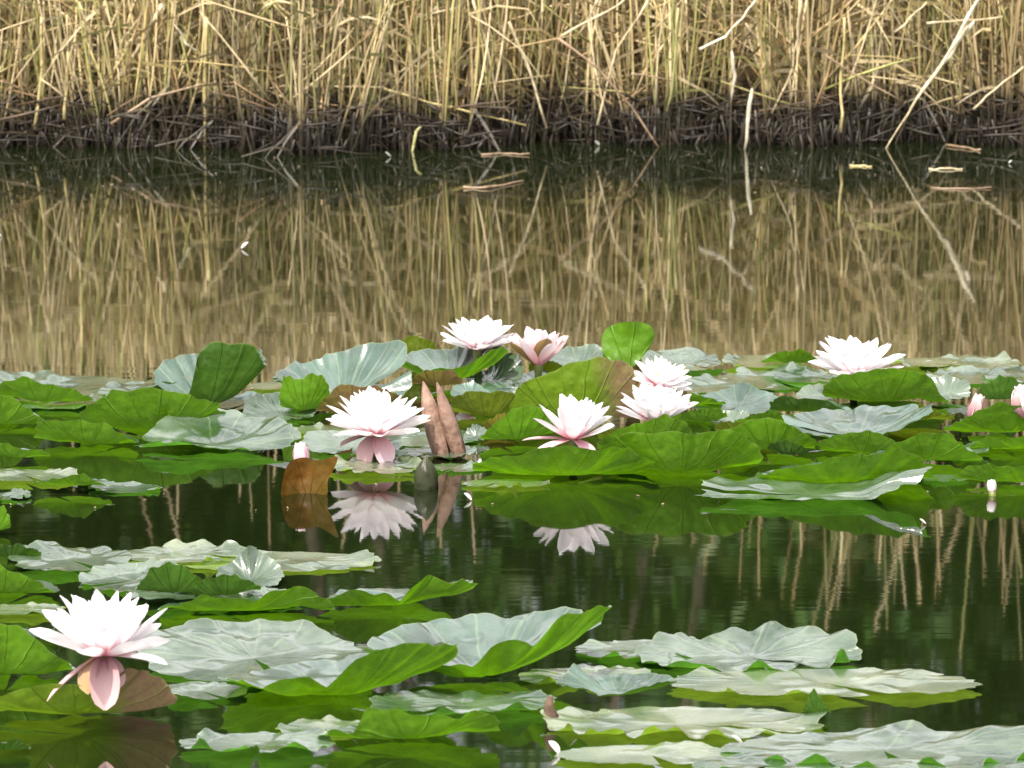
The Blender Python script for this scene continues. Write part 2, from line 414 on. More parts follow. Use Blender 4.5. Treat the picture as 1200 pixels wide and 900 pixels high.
STRAWS = [
 # points in the photograph, Y distance, radius m, material, name, label, flatness
 ([(190,5),(160,60),(127,115)], 9.90, .0042, M_STRAW, 'reed_stalk', 'thick pale broken reed leaning right above the dark bank at far left'),
 ([(92,2),(106,45),(110,85)], 9.93, .0032, M_STRAW, 'reed_stalk', 'pale kinked reed near the top left corner, bending down to the right'),
 ([(241,20),(240,110),(240,158)], 9.88, .0048, M_STRAWY, 'reed_stalk', 'stout yellow upright reed reaching down to the water left of centre'),
 ([(205,28),(218,50),(240,68)], 9.90, .0026, M_STRAWW, 'reed_leaf', 'white curved dead blade at the top left of the reeds', .4),
 ([(293,22),(289,40),(284,56)], 9.90, .0036, M_STRAWW, 'reed_leaf', 'short bright white blade standing alone in the left reeds', .4),
 ([(308,0),(325,35),(343,70)], 9.91, .003, M_STRAW, 'reed_stalk', 'pale reed slanting down right, just right of the short white blade'),
 ([(333,22),(340,55),(346,88)], 9.92, .003, M_STRAW, 'reed_stalk', 'steep pale reed crossing the slanting one left of centre'),
 ([(352,60),(375,82),(397,102)], 9.90, .0024, M_STRAW, 'reed_stalk', 'thin pale reed lying diagonally below two steeper ones'),
 ([(130,146),(175,115),(235,99),(290,95)], 9.87, .0030, M_STRAWB, 'reed_stalk', 'long brown arched reed resting on the mud at left'),
 ([(400,20),(425,38),(452,62)], 9.90, .0028, M_STRAW, 'reed_stalk', 'pale reed slanting down right near the top, left of the centre'),
 ([(415,118),(450,98),(475,80)], 9.88, .0026, M_STRAW, 'reed_stalk', 'short pale reed rising right above the left end of the long yellow stalk'),
 ([(445,104),(530,126),(616,147)], 9.87, .0027, M_STRAWY, 'reed_stalk', 'long yellow fallen reed lying almost level over the dark mud'),
 ([(555,0),(572,60),(586,128)], 9.89, .0027, M_STRAW, 'reed_stalk', 'thin pale reed falling steeply to the right of the long yellow stalk'),
 ([(598,25),(618,75),(640,150)], 9.88, .0034, M_STRAW, 'reed_stalk', 'straight pale reed leaning left with its foot at the centre waterline'),
 ([(655,45),(700,80),(740,125),(775,161)], 9.87, .0030, M_STRAWB, 'reed_stalk', 'long brown bent reed sloping down to the water right of centre'),
 ([(657,43),(700,20),(735,-2)], 9.88, .0026, M_STRAW, 'reed_stalk', 'pale reed rising to the right at the top centre'),
 ([(487,20),(515,14),(542,7)], 9.89, .0026, M_STRAW, 'reed_stalk', 'short pale level reed at the top, left of centre'),
 ([(820,58),(850,42),(870,20),(888,-2)], 9.88, .0026, M_STRAWW, 'reed_stalk', 'whitish crooked reed rising right beside the dark gap'),
 ([(873,27),(890,50),(901,66),(893,82)], 9.88, .0022, M_STRAW, 'reed_stalk', 'small hooked pale reed hanging inside the dark gap'),
 ([(938,0),(935,45),(925,95),(905,132)], 9.88, .0028, M_STRAW, 'reed_stalk', 'curved pale reed swinging down left, right of the dark gap'),
 ([(968,66),(1010,92),(1058,119)], 9.88, .0026, M_STRAWB, 'reed_stalk', 'thin brown reed sloping down to the foot of the white bundle'),
 ([(1148,-4),(1115,60),(1065,128)], 9.86, .0046, M_STRAWW, 'reed_leaf', 'long bleached white blade slanting through the right reeds', .6),
 ([(1135,30),(1100,80),(1062,135),(1034,187)], 9.85, .0024, M_STRAW, 'reed_stalk', 'thin pale reed running beside the white blade into the water'),
 ([(1140,25),(1122,50),(1108,74)], 9.85, .0055, M_STRAWW, 'reed_leaf', 'broad white torn blade at the top of the slanting bundle', .3),
 ([(1085,27),(1130,24),(1176,20)], 9.87, .0024, M_STRAW, 'reed_stalk', 'level pale reed crossing the top right corner'),
 ([(1141,128),(1165,105),(1200,78)], 9.88, .0024, M_STRAW, 'reed_stalk', 'pale forked reed rising to the right edge'),
 ([(1048,38),(1065,22),(1086,2)], 9.89, .0022, M_STRAW, 'reed_stalk', 'short pale reed rising right, left of the white blade top'),
 ([(881,104),(877,130),(872,158)], 9.845, .0048, M_STRAWW, 'reed_leaf', 'bright cream pointed blade standing in the water below the dark gap', .35),
 ([(1108,171),(1130,174),(1150,177)], 9.84, .0028, M_STRAWB, 'floating_reed', 'short reddish reed lying level on the water at right'),
 ([(668,158),(700,152),(726,147)], 9.84, .0024, M_STRAWY, 'floating_reed', 'short yellow reed lying at the waterline, right of centre'),
 ([(481,162),(488,154),(497,145)], 9.84, .0036, M_STRAWG, 'reed_leaf', 'tiny green blade sticking up from the water left of centre', .5),
 ([(565,182),(592,181),(620,182)], 9.55, .0022, M_STRAWB, 'floating_reed', 'short brown twig floating just below the bank at centre'),
 ([(543,221),(575,221),(613,213)], 9.25, .0028, M_STRAWB, 'floating_reed', 'pinkish floating stalk, nearest to the camera of the bits off the bank'),
 ([(995,195),(1008,195),(1021,196)], 9.45, .0026, M_STRAWY, 'floating_reed', 'tiny yellow floating bit off the bank at right'),
 ([(1088,199),(1110,199),(1128,199)], 9.42, .0022, M_STRAW, 'floating_reed', 'thin pale bit floating near the right end of the bank'),
 ([(1090,221),(1130,222),(1162,221)], 9.22, .0020, M_STRAWB, 'floating_reed', 'thin brown bit floating lowest at the right of the bank'),
 ([(0,96),(12,99),(24,103)], 9.88, .0028, M_STRAWB, 'reed_stalk', 'short reddish reed lying at the left edge above the mud'),
 ([(740,86),(765,90),(790,96)], 9.88, .0022, M_STRAWB, 'reed_stalk', 'short brown level reed right of the long bent one'),
 ([(796,10),(790,80),(782,130)], 9.88, .0027, M_STRAWG, 'reed_stalk', 'greenish pale reed leaning left, right of centre'),
 ([(700,0),(690,22),(678,40)], 9.88, .0024, M_STRAW, 'reed_stalk', 'short pale reed tilting right at the top centre'),
 ([(857,60),(861,88),(858,118)], 9.87, .0038, M_STRAWW, 'reed_leaf', 'cream blade hanging just left of the dark gap', .4),
 ([(140,62),(155,46),(185,22)], 9.90, .0022, M_STRAW, 'reed_stalk', 'thin pale reed beneath the thick broken one at far left'),
 ([(148,38),(175,50),(198,62)], 9.90, .0022, M_STRAW, 'reed_stalk', 'thin pale reed sloping right across the thick broken one'),
 ([(40,150),(50,80),(48,20)], 9.90, .0036, M_STRAWY, 'reed_stalk', 'yellowish upright reed nearest to the left edge'),
 ([(76,140),(78,100),(80,60)], 9.88, .0036, M_STRAWY, 'reed_stalk', 'short stout ochre reed standing in the mud at left'),
 ([(985,155),(987,90),(990,20)], 9.88, .0034, M_STRAWY, 'reed_stalk', 'yellow upright reed left of the slanting white bundle'),
 ([(700,145),(722,60),(760,0)], 9.90, .0026, M_STRAW, 'reed_stalk', 'thin pale reed leaning right behind the long bent one'),
]
for s in STRAWS:
    pts, Y, r, m, nm, lab = s[:6]
    flat = s[6] if len(s) > 6 else 1.0
    if nm == 'floating_reed':
        P = [on_water(u, v) + Vector((0, 0, r * .6)) for u, v in pts]
    else:
        P = [on_plane(u, v, Y - .20 + .012 * i) for i, (u, v) in enumerate(pts)]
        lo = min(range(len(P)), key=lambda i: P[i].z)
        if P[lo].z < 0.03 : P[lo].z = -0.01
    # soft resample
    Q = []
    for a, b in zip(P[:-1], P[1:]):
        Q += [a.lerp(b, f / 3) for f in range(3)]
    Q.append(P[-1])
    Q = [q + Vector((random.gauss(0, .0012), random.gauss(0, .002), random.gauss(0, .0008))) for q in Q]
    n = len(Q)
    rad = [r * .85 * (1.0 - 0.35 * i / n) * (1.25 if i % 3 == 0 else 1) * (0.35 if (flat < 1 and i in (0, n - 1)) else 1) for i in range(n)]
    V, F, UV = tube(Q, rad, 7, flat)
    o = mesh_obj(nm, local(Q[-1], V), F, m, uvs=UV)
    o.location = Q[-1]
    tag(o, lab, 'reed', 'broken reeds and blades at the bank')

# ------------------------------------------------------------ reed stand
def stalk_mesh(h, r, lean, bend, leaves, name='reed_stalk'):
    n = 7
    pts = [Vector((lean * h * t + bend * math.sin(t * 2.4), 0.3 * bend * t, h * t)) for t in [i / n for i in range(n + 1)]]
    rad = [r * (1 - 0.45 * i / n) for i in range(n + 1)]
    V, F, _ = tube(pts, rad, 6)
    for _k in range(leaves):
        t0 = random.uniform(0.15, 0.95)
        base = pts[int(t0 * n)]
        az = random.choice((-1, 1)) * random.uniform(0.4, 1.2)
        L = random.uniform(.06, .20); el = random.uniform(-.9, 1.1)
        w = random.uniform(.0015, .0048)
        i0 = len(V)
        for j in range(4):
            q = j / 3
            c = base + Vector((az * L * q, random.uniform(-.3, .1) * L * q, L * (el * q - 0.7 * q * q)))
            ww = w * (1 - q * .85)
            V += [c + Vector((0, 0, ww)), c + Vector((0.3 * ww, ww, -ww))]
        for j in range(3):
            a = i0 + 2 * j
            F.append((a, a + 1, a + 3, a + 2))
    return V, F

def bank_line(x): return BANK_Y + 0.05 * math.sin(x * 3.1) + 0.04 * math.sin(x * 7.7 + 1) + 0.03 * math.sin(x * 19.0)
def u_at(x, y=9.9): return 600 + x / y * 6000 * math.cos(PITCH)
def gap(x, y=9.9):
    u = u_at(x, y)
    return 856 < u < 896
variants = []
for i in range(14):
    V, F = stalk_mesh(random.uniform(.42, .85), random.uniform(.0018, .0036), random.gauss(0, .06), random.gauss(0, .02), random.choice((1, 2, 3, 4, 5)))
    me = bpy.data.meshes.new('reed_stalk')
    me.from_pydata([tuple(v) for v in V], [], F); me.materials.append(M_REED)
    me.polygons.foreach_set("use_smooth", [True] * len(me.polygons))
    variants.append(me)
cnt = 0
while cnt < 248:
    x = random.uniform(-1.12, 1.12)
    if gap(x) and random.random() < .95: continue
    o = bpy.data.objects.new('reed_stalk', random.choice(variants))
    y = bank_line(x) + random.uniform(-.10, .14)
    o.location = (x, y, ground_z(x, y) - .015)
    o.rotation_euler = (random.gauss(0, .05), random.gauss(0, .07), random.uniform(0, 6.28))
    o.scale = (1, 1, random.uniform(.7, 1.15))
    C.objects.link(o)
    tag(o, 'dry tan reed standing upright in the crowded front of the reed bed', 'reed', 'upright dry reeds along the bank')
    cnt += 1

PAL = 1.14 * np.array([1.06, 1.0, .90]) * np.array([(.40, .34, .16), (.46, .40, .22), (.34, .33, .14), (.56, .48, .30), (.24, .18, .08), (.36, .27, .14), (.30, .32, .12), (.64, .57, .40)])
VV, FF, CC = [], [], []
def add_stuff(V, F, col):
    b = len(VV)
    VV.extend(V); FF.extend([tuple(i + b for i in f) for f in F]); CC.extend([(*col, 1)] * len(V))
def height_at(x):
    u = u_at(x)
    base = np.interp(u, [-400, 0, 300, 420, 520, 560, 700, 800, 1000, 1200, 1600], [.56, .56, .56, .56, .72, .78, .68, .74, .95, 1.02, 1.0])
    return float(base)
for i in range(9200):
    x = random.uniform(-2.2, 2.2) if i % 3 else random.uniform(-1.15, 1.15)
    y = bank_line(x) - .08 + random.random() ** 1.3 * 1.25
    if gap(x, y) and random.random() < .97: continue
    if noise.noise(Vector((x * 14, y * .8, 5))) < -.22 and random.random() < .7: continue
    H = height_at(x)
    q = random.random()
    h = min(H, .62) * (0.55 + 0.42 * q) if q < .95 else H * random.uniform(.85, 1.05)
    V, F = stalk_mesh(h, random.uniform(.0013, .0031), random.gauss(0, .13), random.gauss(0, .03), random.choice((0, 1, 2, 3)))
    z = ground_z(x, y) - .02
    V = [v + Vector((x, y, z)) for v in V]
    c = PAL[random.randrange(len(PAL))] * random.uniform(.65, 1.25) * (1.0 + .75 * noise.noise(Vector((x * 9, y * 1.5, 3))) + .35 * noise.noise(Vector((x * 30, y * 3, 8))))
    add_stuff(V, F, c)
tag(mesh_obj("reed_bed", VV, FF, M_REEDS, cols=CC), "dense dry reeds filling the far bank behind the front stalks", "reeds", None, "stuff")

# tangle of fallen blades and broken bits
VV, FF, CC = [], [], []
for i in range(3000):                      # rotten stubs standing in the mud
    x = random.uniform(-1.7, 1.7)
    y = bank_line(x) + random.uniform(-.10, .16)
    h = random.uniform(.015, .075) * (1.0 + .9 * noise.noise(Vector((x * 6, 2, 2)))); r = random.uniform(.0015, .005)
    p = Vector((x, y, -.01)); q = p + Vector((random.gauss(0, .012), random.gauss(0, .01), h + .01))
    V, F, _ = tube([p, p.lerp(q, .5) + Vector((random.gauss(0, .002), 0, 0)), q], [r, r * .9, r * .6], 5)
    g = random.uniform(.4, 1.3) * (random.uniform(3, 9) if random.random() < .16 else 1)
    add_stuff(V, F, np.array((.026, .017, .010)) * g)
for i in range(6600):
    x = random.uniform(-1.6, 1.6)
    low = random.random() < .5
    y = bank_line(x) + random.uniform(-.12, .35) * (1 if low else .6)
    z = max(0.004, ground_z(x, y)) + (random.uniform(0, .085) if low else random.uniform(.06, .36))
    if gap(x, y) and random.random() < .93: continue
    L = random.uniform(.03, .16) if low else random.uniform(.05, .24)
    a = random.gauss(0, .7) + (0 if low else random.choice((-1, 1)) * .9)
    b = random.uniform(-.4, .4)
    d = Vector((math.cos(a), b, math.sin(a))).normalized()
    if low: d.z *= .6
    if d.z < 0: d = -d
    p = Vector((x, y, z)); k = random.gauss(0, .15)
    r = random.uniform(.0010, .0026)
    pts = [p + d * L * t + Vector((0, 0, -k * L * t * t)) for t in (0, .35, .7, 1)]
    for q in pts: q.z = max(q.z, .003)
    V, F, _ = tube(pts, [r, r, r * .8, r * .3], 4, .6)
    c = PAL[random.randrange(len(PAL))] * random.uniform(.8, 1.25)
    if low: c = np.array((.24, .16, .09)) * random.uniform(.1, 1.0) ** 2.2 * random.choice((.5, .8, 1.6, 3.0))
    add_stuff(V, F, c)
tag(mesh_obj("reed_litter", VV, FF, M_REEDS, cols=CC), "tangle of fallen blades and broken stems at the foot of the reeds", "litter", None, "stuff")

# ------------------------------------------------------------ bushes behind the reeds
def crown_mesh(seed, n, w, h):
    rs = np.random.default_rng(seed)
    lumps = [(rs.normal(0, w * .35), rs.normal(0, w * .3), rs.uniform(h * .15, h * .85), rs.uniform(.28, .5) * w) for _ in range(11)]
    V, F, Cc = [], [], []
    for i in range(n):
        lx, ly, lz, lr = lumps[rs.integers(len(lumps))]
        d = rs.normal(size=3); d /= np.linalg.norm(d)
        rr = lr * rs.uniform(.45, 1.0) ** .5
        p = np.array((lx, ly, lz)) + d * rr * np.array((1, 1, .8))
        if p[2] < .04: p[2] = rs.uniform(.04, .3)
        a = rs.normal(size=3); a /= np.linalg.norm(a)
        b = np.cross(a, rs.normal(size=3)); b /= np.linalg.norm(b)
        L, W = rs.uniform(.03, .06), rs.uniform(.012, .022)
        i0 = len(V)
        V += [tuple(p - a * L), tuple(p + b * W), tuple(p + a * L), tuple(p - b * W)]
        F.append((i0, i0 + 1, i0 + 2, i0 + 3))
        g = rs.uniform(.6, 1.4)
        Cc += [(.055 * g * rs.uniform(.8, 1.5), .125 * g, .018 * g, 1)] * 4
    return V, F, Cc
crown_src = []
for k in range(3):
    V, F, Cc = crown_mesh(k, 11000, 1.1, 1.92)
    o = mesh_obj("crown", V, F, M_FOL, cols=Cc, smooth=False)
    crown_src.append(o.data); bpy.data.objects.remove(o)
def trunk_geo():
    V, F = [], []
    for k in range(5):
        a = k * 1.26 + .3
        pts = [Vector((0, 0, -.05)), Vector((.1 * math.cos(a), .1 * math.sin(a), .5)), Vector((.3 * math.cos(a), .3 * math.sin(a), 1.1)), Vector((.45 * math.cos(a), .45 * math.sin(a), 1.8))]
        v, f, _ = tube(pts, [.05, .035, .022, .008], 6)
        b = len(V); V += v; F += [tuple(i + b for i in q) for q in f]
    return V, F
tv, tf = trunk_geo()
tsrc = mesh_obj("trunk", tv, tf, M_BARK); tme = tsrc.data; bpy.data.objects.remove(tsrc)
for i in range(16):
    row = i % 2
    x = -4.2 + (i // 2) * 1.2 + row * .6
    y = (11.9, 13.1)[row] + random.uniform(-.15, .15)
    e = empty("green_bush", (x, y, ground_z(x, y)))
    e.rotation_euler.z = random.uniform(0, 6.28)
    s = random.uniform(.85, 1.08) * (1, 1.12)[row]
    e.scale = (s, s, s)
    tag(e, 'dense dark green bush growing behind the reed bed, mirrored in the water', 'bush', 'bushes behind the reeds')
    for nm, me in (("trunk", tme), ("crown", crown_src[i % 3])):
        c = bpy.data.objects.new(nm, me); C.objects.link(c); c.parent = e

# ------------------------------------------------------------ lily pads
def interp(prof, x):
    return float(np.interp(x, [p[0] for p in prof], [p[1] for p in prof]))

pad_i = 0
def nick(th, c):
    d = (th - c + math.pi) % (2 * math.pi) - math.pi
    return math.exp(-(d / .05) ** 2)
def pad(x0, x1, vc, front, back, mat, label, d=1.0, ruf=None, k=None, notch=None, p=2.0, name='lily_pad', seed=None, curls=()):
    """front / back: image row of the raised near / far rim at given columns; the leaf lies on the water at row vc"""
    global pad_i
    pad_i += 1
    rs = random.Random(pad_i * 13 + 5 if seed is None else seed)
    uc, hw = (x0 + x1) / 2, (x1 - x0) / 2
    c = on_water(uc, vc)
    S, U = px_m(vc), up_m(vc)
    Rr = hw / S
    sind = math.sin(math.atan2(CAM_H, c.y))
    z0 = .0015 + (pad_i % 6) * .0009
    dn = df = d
    if front:                       # near side curls up: it reaches less far towards us
        hh = hw * sind * d
        dn = .42 * d
        vb = vc + .75 * hh
        v2 = vb - .4 * dn * hw * sind
        df = min(1.25 * d, d + (v2 - vc) / (hw * sind))
        vc = v2
        c = on_water(uc, vc)
        z0 += .005
        if p == 2.0: p = 1.7
    if ruf is None: ruf = 2.4 if (front or back) else 8.0
    if k is None: k = rs.choice((9, 10, 11, 12, 13))
    if notch is None: notch = rs.uniform(200, 340) if not front else (rs.uniform(20, 160) if not back else rs.choice((172, 8)))
    ruf *= min(1.3, .35 + hw / 140)
    NA, NR = 120, 14
    gapw = R(5)
    ph = [rs.uniform(0, 6.28) for _ in range(6)]
    V, UV, F = [], [], []
    def rim(th):
        cx, sy = math.cos(th), math.sin(th)
        x = uc + hw * cx
        vflat = vc - hw * (df if sy > 0 else dn) * sind * sy
        hf = (vflat - interp(front, x)) if front else 0.0
        hb = (vflat - interp(back, x)) if back else 0.0
        w = 1 / (1 + math.exp(-sy * 7))         # 0 near side, 1 far side
        return max(0.0, (hf * (1 - w) + hb * w)) / U
    def curl(th):
        if math.sin(th) > -.05: return 0.0
        x = uc + hw * math.cos(th)
        return sum(ch * math.exp(-((x - cx_) / cw) ** 2) for cx_, cw, ch in curls) / U
    for a in range(NA + 1):
        th = R(notch) + gapw + (2 * math.pi - 2 * gapw) * a / NA
        h = rim(th)
        cu_ = curl(th)
        # uneven ruffle of the rim
        kk = k / 5
        wv_ = math.sin(k * th + ph[0] + 2.2 * math.sin(2 * th + ph[1]) + 1.2 * math.sin(3 * th + ph[3])) * .45 + 1.5 * noise.noise(Vector((kk * math.cos(th), kk * math.sin(th), pad_i * 3.7))) + .7 * noise.noise(Vector((3 * kk * math.cos(th), 3 * kk * math.sin(th), pad_i * 1.7)))
        shape = 1 + .03 * math.sin(2 * th + ph[4]) + .018 * math.sin(k * th + ph[5]) + .014 * math.sin(23 * th + ph[1]) + .008 * math.sin(37 * th + ph[2]) - (.10 * nick(th, ph[3]) + .07 * nick(th, ph[4]))
        con = math.sqrt(max(.12, 1 - min(1, h / Rr) ** 2 * .8))
        edge = min(1.0, min(a, NA - a) / 3.0)
        for j in range(NR + 1):
            q = j / NR
            rr = Rr * q * shape * (0.96 + .04 * edge)
            cc = 1 + (con - 1) * q ** 1.5
            X = rr * math.cos(th)
            Y = rr * math.sin(th) * (df if math.sin(th) > 0 else dn) * cc
            lift = h * q ** p + .010 * Rr * math.sin(19 * th + 2 * math.sin(3 * th + ph[1]) + ph[4] + 3 * q) * q ** 5
            Z = z0 + lift + ruf / U * wv_ * q ** (4 if (front or back) else 7) + .0005 * math.sin(14 * th) * q * q + (.007 * noise.noise(Vector((X * 14, Y * 14, pad_i * 2.3))) + .0032 * noise.noise(Vector((X * 42, Y * 42, pad_i)))) * min(1, q * 2)
            Z += cu_ * q ** 9
            Z -= (1 - edge) * .25 * h * q ** 2
            Z += .0016 * math.sin(X * 90 + ph[0]) * math.sin(Y * 80 + ph[2]) * q
            V.append((X, Y, max(Z, z0 + .0005 * q)))
            UV.append((a / NA, q))
    for a in range(NA):
        for j in range(NR):
            i0 = a * (NR + 1) + j
            F.append((i0, i0 + 1, i0 + NR + 2, i0 + NR + 1))
    o = mesh_obj(name, V, F, LM[mat], uvs=UV)
    o.location = c
    tag(o, label, 'lily pad', 'water lily pads on the pond')
    return o

P = pad
# ---- far bed, left
P(-40,190,462,None,[(-40,434),(30,437),(45,432),(62,438),(95,441),(130,449),(190,455)],'pale','wide pale ruffled pad at the back of the bed against the left edge')
P(115,232,463,None,[(115,455),(160,447),(200,452),(232,458)],'pale','pale low pad left of the folded dark green leaf')
P(174,312,476,[(174,470),(224,474),(234,424),(248,410),(300,413),(308,428),(312,440)],[(174,450),(190,427),(210,421),(235,420),(245,413),(300,413),(312,430)],'deep','tall folded pad, left half silvery and right half dark green, standing at the back left',p=1.6,ruf=.6)
P(-20,112,474,[(-20,462),(5,460),(28,454),(60,458),(90,465),(112,473)],None,'fresh','low green curled pad in front of the wide pale one at the left edge',d=.7)
P(150,214,474,[(150,470),(190,458),(211,455),(214,458)],None,'deep','small dark green pad tucked between the bright green hump and the folded leaf')
P(98,265,500,[(98,484),(112,475),(145,464),(180,463),(210,467),(240,473),(265,482)],None,'fresh','broad bright green humped pad below the folded dark green leaf')
P(-60,52,497,[(-60,470),(0,470),(20,473),(40,485),(52,500)],None,'fresh','bright green curled pad cut by the left edge, mid height of the far bed')
P(42,160,520,[(42,505),(60,501),(95,497),(125,503),(150,518),(160,528)],None,'fresh','green pad with its near rim over a dark shadow line at left')
P(158,345,520,[(158,536),(190,525),(240,533),(270,530),(300,536),(345,535)],[(158,525),(180,500),(205,494),(225,497),(250,490),(290,495),(345,500)],'pale','large silvery crumpled pad left of the pink tipped bud')
P(-30,90,562,None,[(-30,556),(90,555)],'cream','flat cream pad at the left edge of the far bed',d=.6,ruf=1)
P(40,132,575,[(40,572),(60,570),(100,568),(132,585)],None,'fresh','small green pad between two white flat ones at far left',d=.7)
P(104,189,574,None,[(104,568),(150,562),(189,573)],'pale','small white shining pad right of the small green one at far left',d=.7)
P(-30,38,584,None,None,'pale','small white flat pad in the left edge, lowest of the far bed',d=.6)
P(285,372,488,None,[(285,470),(300,464),(330,462),(372,475)],'pale','pale pad right of the folded dark green leaf')
P(290,340,456,None,None,'cream','small cream flat pad seen behind, left of the big tilted silvery leaf')
P(322,480,468,[(322,455),(380,475),(480,475)],[(322,448),(345,433),(385,420),(415,409),(450,403),(470,400),(480,402)],'deep','big silvery leaf tilted up behind the left flower, its right side dark green',ruf=.8,p=1.6)
P(328,386,487,[(328,470),(332,452),(355,455),(376,450),(386,458)],None,'fresh','small green curled pad under the left tip of the big tilted leaf')
P(372,470,487,[(372,478),(400,457),(440,456),(470,465)],None,'brown','brown tinged pad directly behind the flower with the visible stem')
P(466,594,446,[(466,430),(480,430),(500,437),(530,436),(560,428),(585,413),(594,420)],[(466,422),(500,416),(550,412),(594,412)],'fresh','silver rimmed green bowl shaped pad below the leftmost flower of the back pair',ruf=.8)
P(538,614,450,None,[(538,446),(570,432),(590,417),(605,418),(614,432)],'pale','pale upturned pad just right of the bowl shaped one')
P(468,512,430,[(468,412),(480,404),(505,404),(512,412)],None,'olive','small olive pad peeping out right of the big tilted leaf')
P(482,542,458,[(482,450),(500,442),(530,443),(542,452)],None,'brown','olive brown pad behind the two pink rolled leaves')
P(528,574,468,None,[(528,458),(555,452),(574,462)],'deep','small teal pad right of the pink rolled leaves')
P(528,612,489,[(528,475),(550,467),(590,463),(612,470)],None,'olive','dark olive pad right of the two pink rolled leaves')
P(300,354,515,None,[(300,497),(320,493),(345,500),(354,506)],'pale','pale pad just behind the pink tipped bud')
P(330,445,507,None,None,'cream','flat cream pad behind the stem of the left flower',d=.5)
P(356,470,528,None,[(356,512),(380,508),(430,517),(470,520)],'pale','pale pad under the flower with the visible stem',d=.8)
P(385,500,552,None,None,'cream','flat light pad floating in front of the flower with the visible stem',d=.75)
P(470,560,536,None,[(470,530),(520,526),(560,530)],'pale','pale flat pad at the foot of the pink rolled leaves',d=.8)
P(496,570,550,None,None,'pale','small pale flat pad right of the dark pointed rolled leaf',d=.7)
P(540,645,569,None,None,'cream','narrow light flat pad left of the big front green pads',d=.5)
P(543,574,517,None,[(543,510),(555,502),(574,512)],'pale','little white upturned pad between rolled leaves and yellow green pads')
P(565,604,509,[(565,502),(585,494),(604,496)],None,'brown','little rusty pad above the white upturned one')
P(562,650,519,[(562,517),(580,505),(600,490),(620,487),(650,492)],None,'fresh','yellow green pad left of the centre flower')
P(560,640,462,None,[(560,458),(600,450),(640,455)],'deep','dark pad below the half open flower')
P(620,660,440,[(620,430),(630,424),(660,432)],None,'olive','small yellow green pad under the half open flower')
P(598,748,494,[(598,474),(605,457),(640,444),(665,439),(700,431),(735,435),(742,445),(748,470)],None,'half','tall olive leaf with a brown right side behind the centre flower',ruf=.8)
P(640,720,432,None,[(640,415),(665,408),(700,405),(720,410)],'pale','pale pad right of the half open flower at the back')
P(750,848,430,None,[(750,415),(780,408),(820,412),(843,424),(848,430)],'pale','fan ribbed pale pad right of the upright green leaf')
P(795,905,458,None,[(795,448),(830,444),(870,450),(905,456)],'pale','pale pad right of the upper of the two stacked flowers')
P(812,918,482,None,[(812,470),(850,458),(870,453),(890,460),(918,468)],'deep','bluish green crumpled pad right of the two stacked flowers',ruf=3)
P(840,975,447,None,[(840,443),(870,432),(900,436),(930,429),(975,435)],'pale','wavy pale pad left of the back right flower',ruf=2.6)
P(556,768,552,[(556,549),(575,543),(600,541),(620,531),(660,528),(700,534),(735,536),(768,550)],None,'fresh','large green pad with upturned near rim below the centre flower',ruf=.8)
P(700,812,530,[(700,520),(740,506),(780,497),(812,512)],None,'fresh','green pad directly below the lower of the two stacked flowers')
P(700,893,550,[(700,532),(720,523),(735,516),(790,512),(850,514),(880,522),(893,540)],None,'fresh','largest bright green upturned pad in the middle of the front row',ruf=.8)
P(845,962,530,[(845,515),(865,505),(900,500),(930,508),(962,525)],None,'fresh','mid green pad right of the largest bright green one')
P(900,948,540,[(900,536),(920,526),(940,528),(948,536)],None,'deep','small grey green pad poking between two bright green ones')
P(955,1065,531,[(955,526),(985,517),(1015,512),(1040,520),(1065,530)],None,'fresh','green pad in front of the long silvery bowl at right')
P(890,1090,561,[(890,566),(915,557),(950,550),(985,540),(1005,535),(1030,540),(1050,532),(1075,545),(1090,560)],None,'fresh','wide green wavy rimmed pad above the long white one at right',ruf=1)
P(966,1114,470,[(966,455),(985,445),(1015,441),(1060,443),(1090,455),(1114,482)],None,'fresh','dome shaped dark green pad under the back right flower',ruf=.5)
P(915,1094,509,[(915,506),(960,515),(1010,522),(1030,519),(1050,508),(1070,498),(1094,488)],[(915,500),(940,491),(975,485),(1000,487),(1020,482),(1050,484),(1094,480)],'deep','long silvery bowl shaped pad with green right end at right',ruf=1)
P(1020,1150,541,[(1020,545),(1050,526),(1080,520),(1110,520),(1140,535),(1150,548)],None,'fresh','green pad at right with its rim over the water reflection')
P(1105,1260,508,[(1105,510),(1140,495),(1165,487),(1200,485),(1260,490)],None,'fresh','bright green pad against the right edge under the closed bud')
P(1130,1270,526,[(1130,528),(1160,518),(1200,516),(1270,520)],None,'fresh','thin green pad at the right edge, second row from the water',d=.7)
P(1075,1137,563,None,None,'pale','small light flat pad near the white floating petal at right',d=.7)
P(1118,1270,567,[(1118,566),(1135,555),(1200,553),(1270,560)],None,'fresh','lowest green pad of the far bed at the right edge',d=.7)
P(812,1092,580,[(812,597),(850,598),(1000,596),(1035,588),(1060,578),(1080,566),(1092,558)],[(812,573),(850,569),(1000,573),(1060,566),(1092,556)],'pale','long flat white pad along the front right of the far bed',d=.55,ruf=2)
P(845,955,428,None,[(845,422),(900,420),(955,424)],'cream','yellowish flat pad at the very back, left of the back right flower',d=.8)
P(1040,1120,430,None,None,'cream','yellowish flat pad at the very back, right of the back right flower',d=.8)
P(1080,1196,428,None,[(1080,424),(1110,421),(1165,424),(1180,414),(1188,424)],'cream','yellow pad with a pointed upturned tip at the back right')
P(1085,1180,444,None,[(1085,440),(1110,433),(1140,429),(1180,436)],'pale','pale ruffled pad at the back right, left of the edge one',ruf=2.6)
P(1150,1262,444,None,[(1150,438),(1175,430),(1200,429),(1262,430)],'pale','pale ruffled pad at the back in the right edge',ruf=2.6)
P(893,957,430,[(893,430),(915,420),(940,417),(957,425)],None,'fresh','small green rim pad just left of the back right flower')
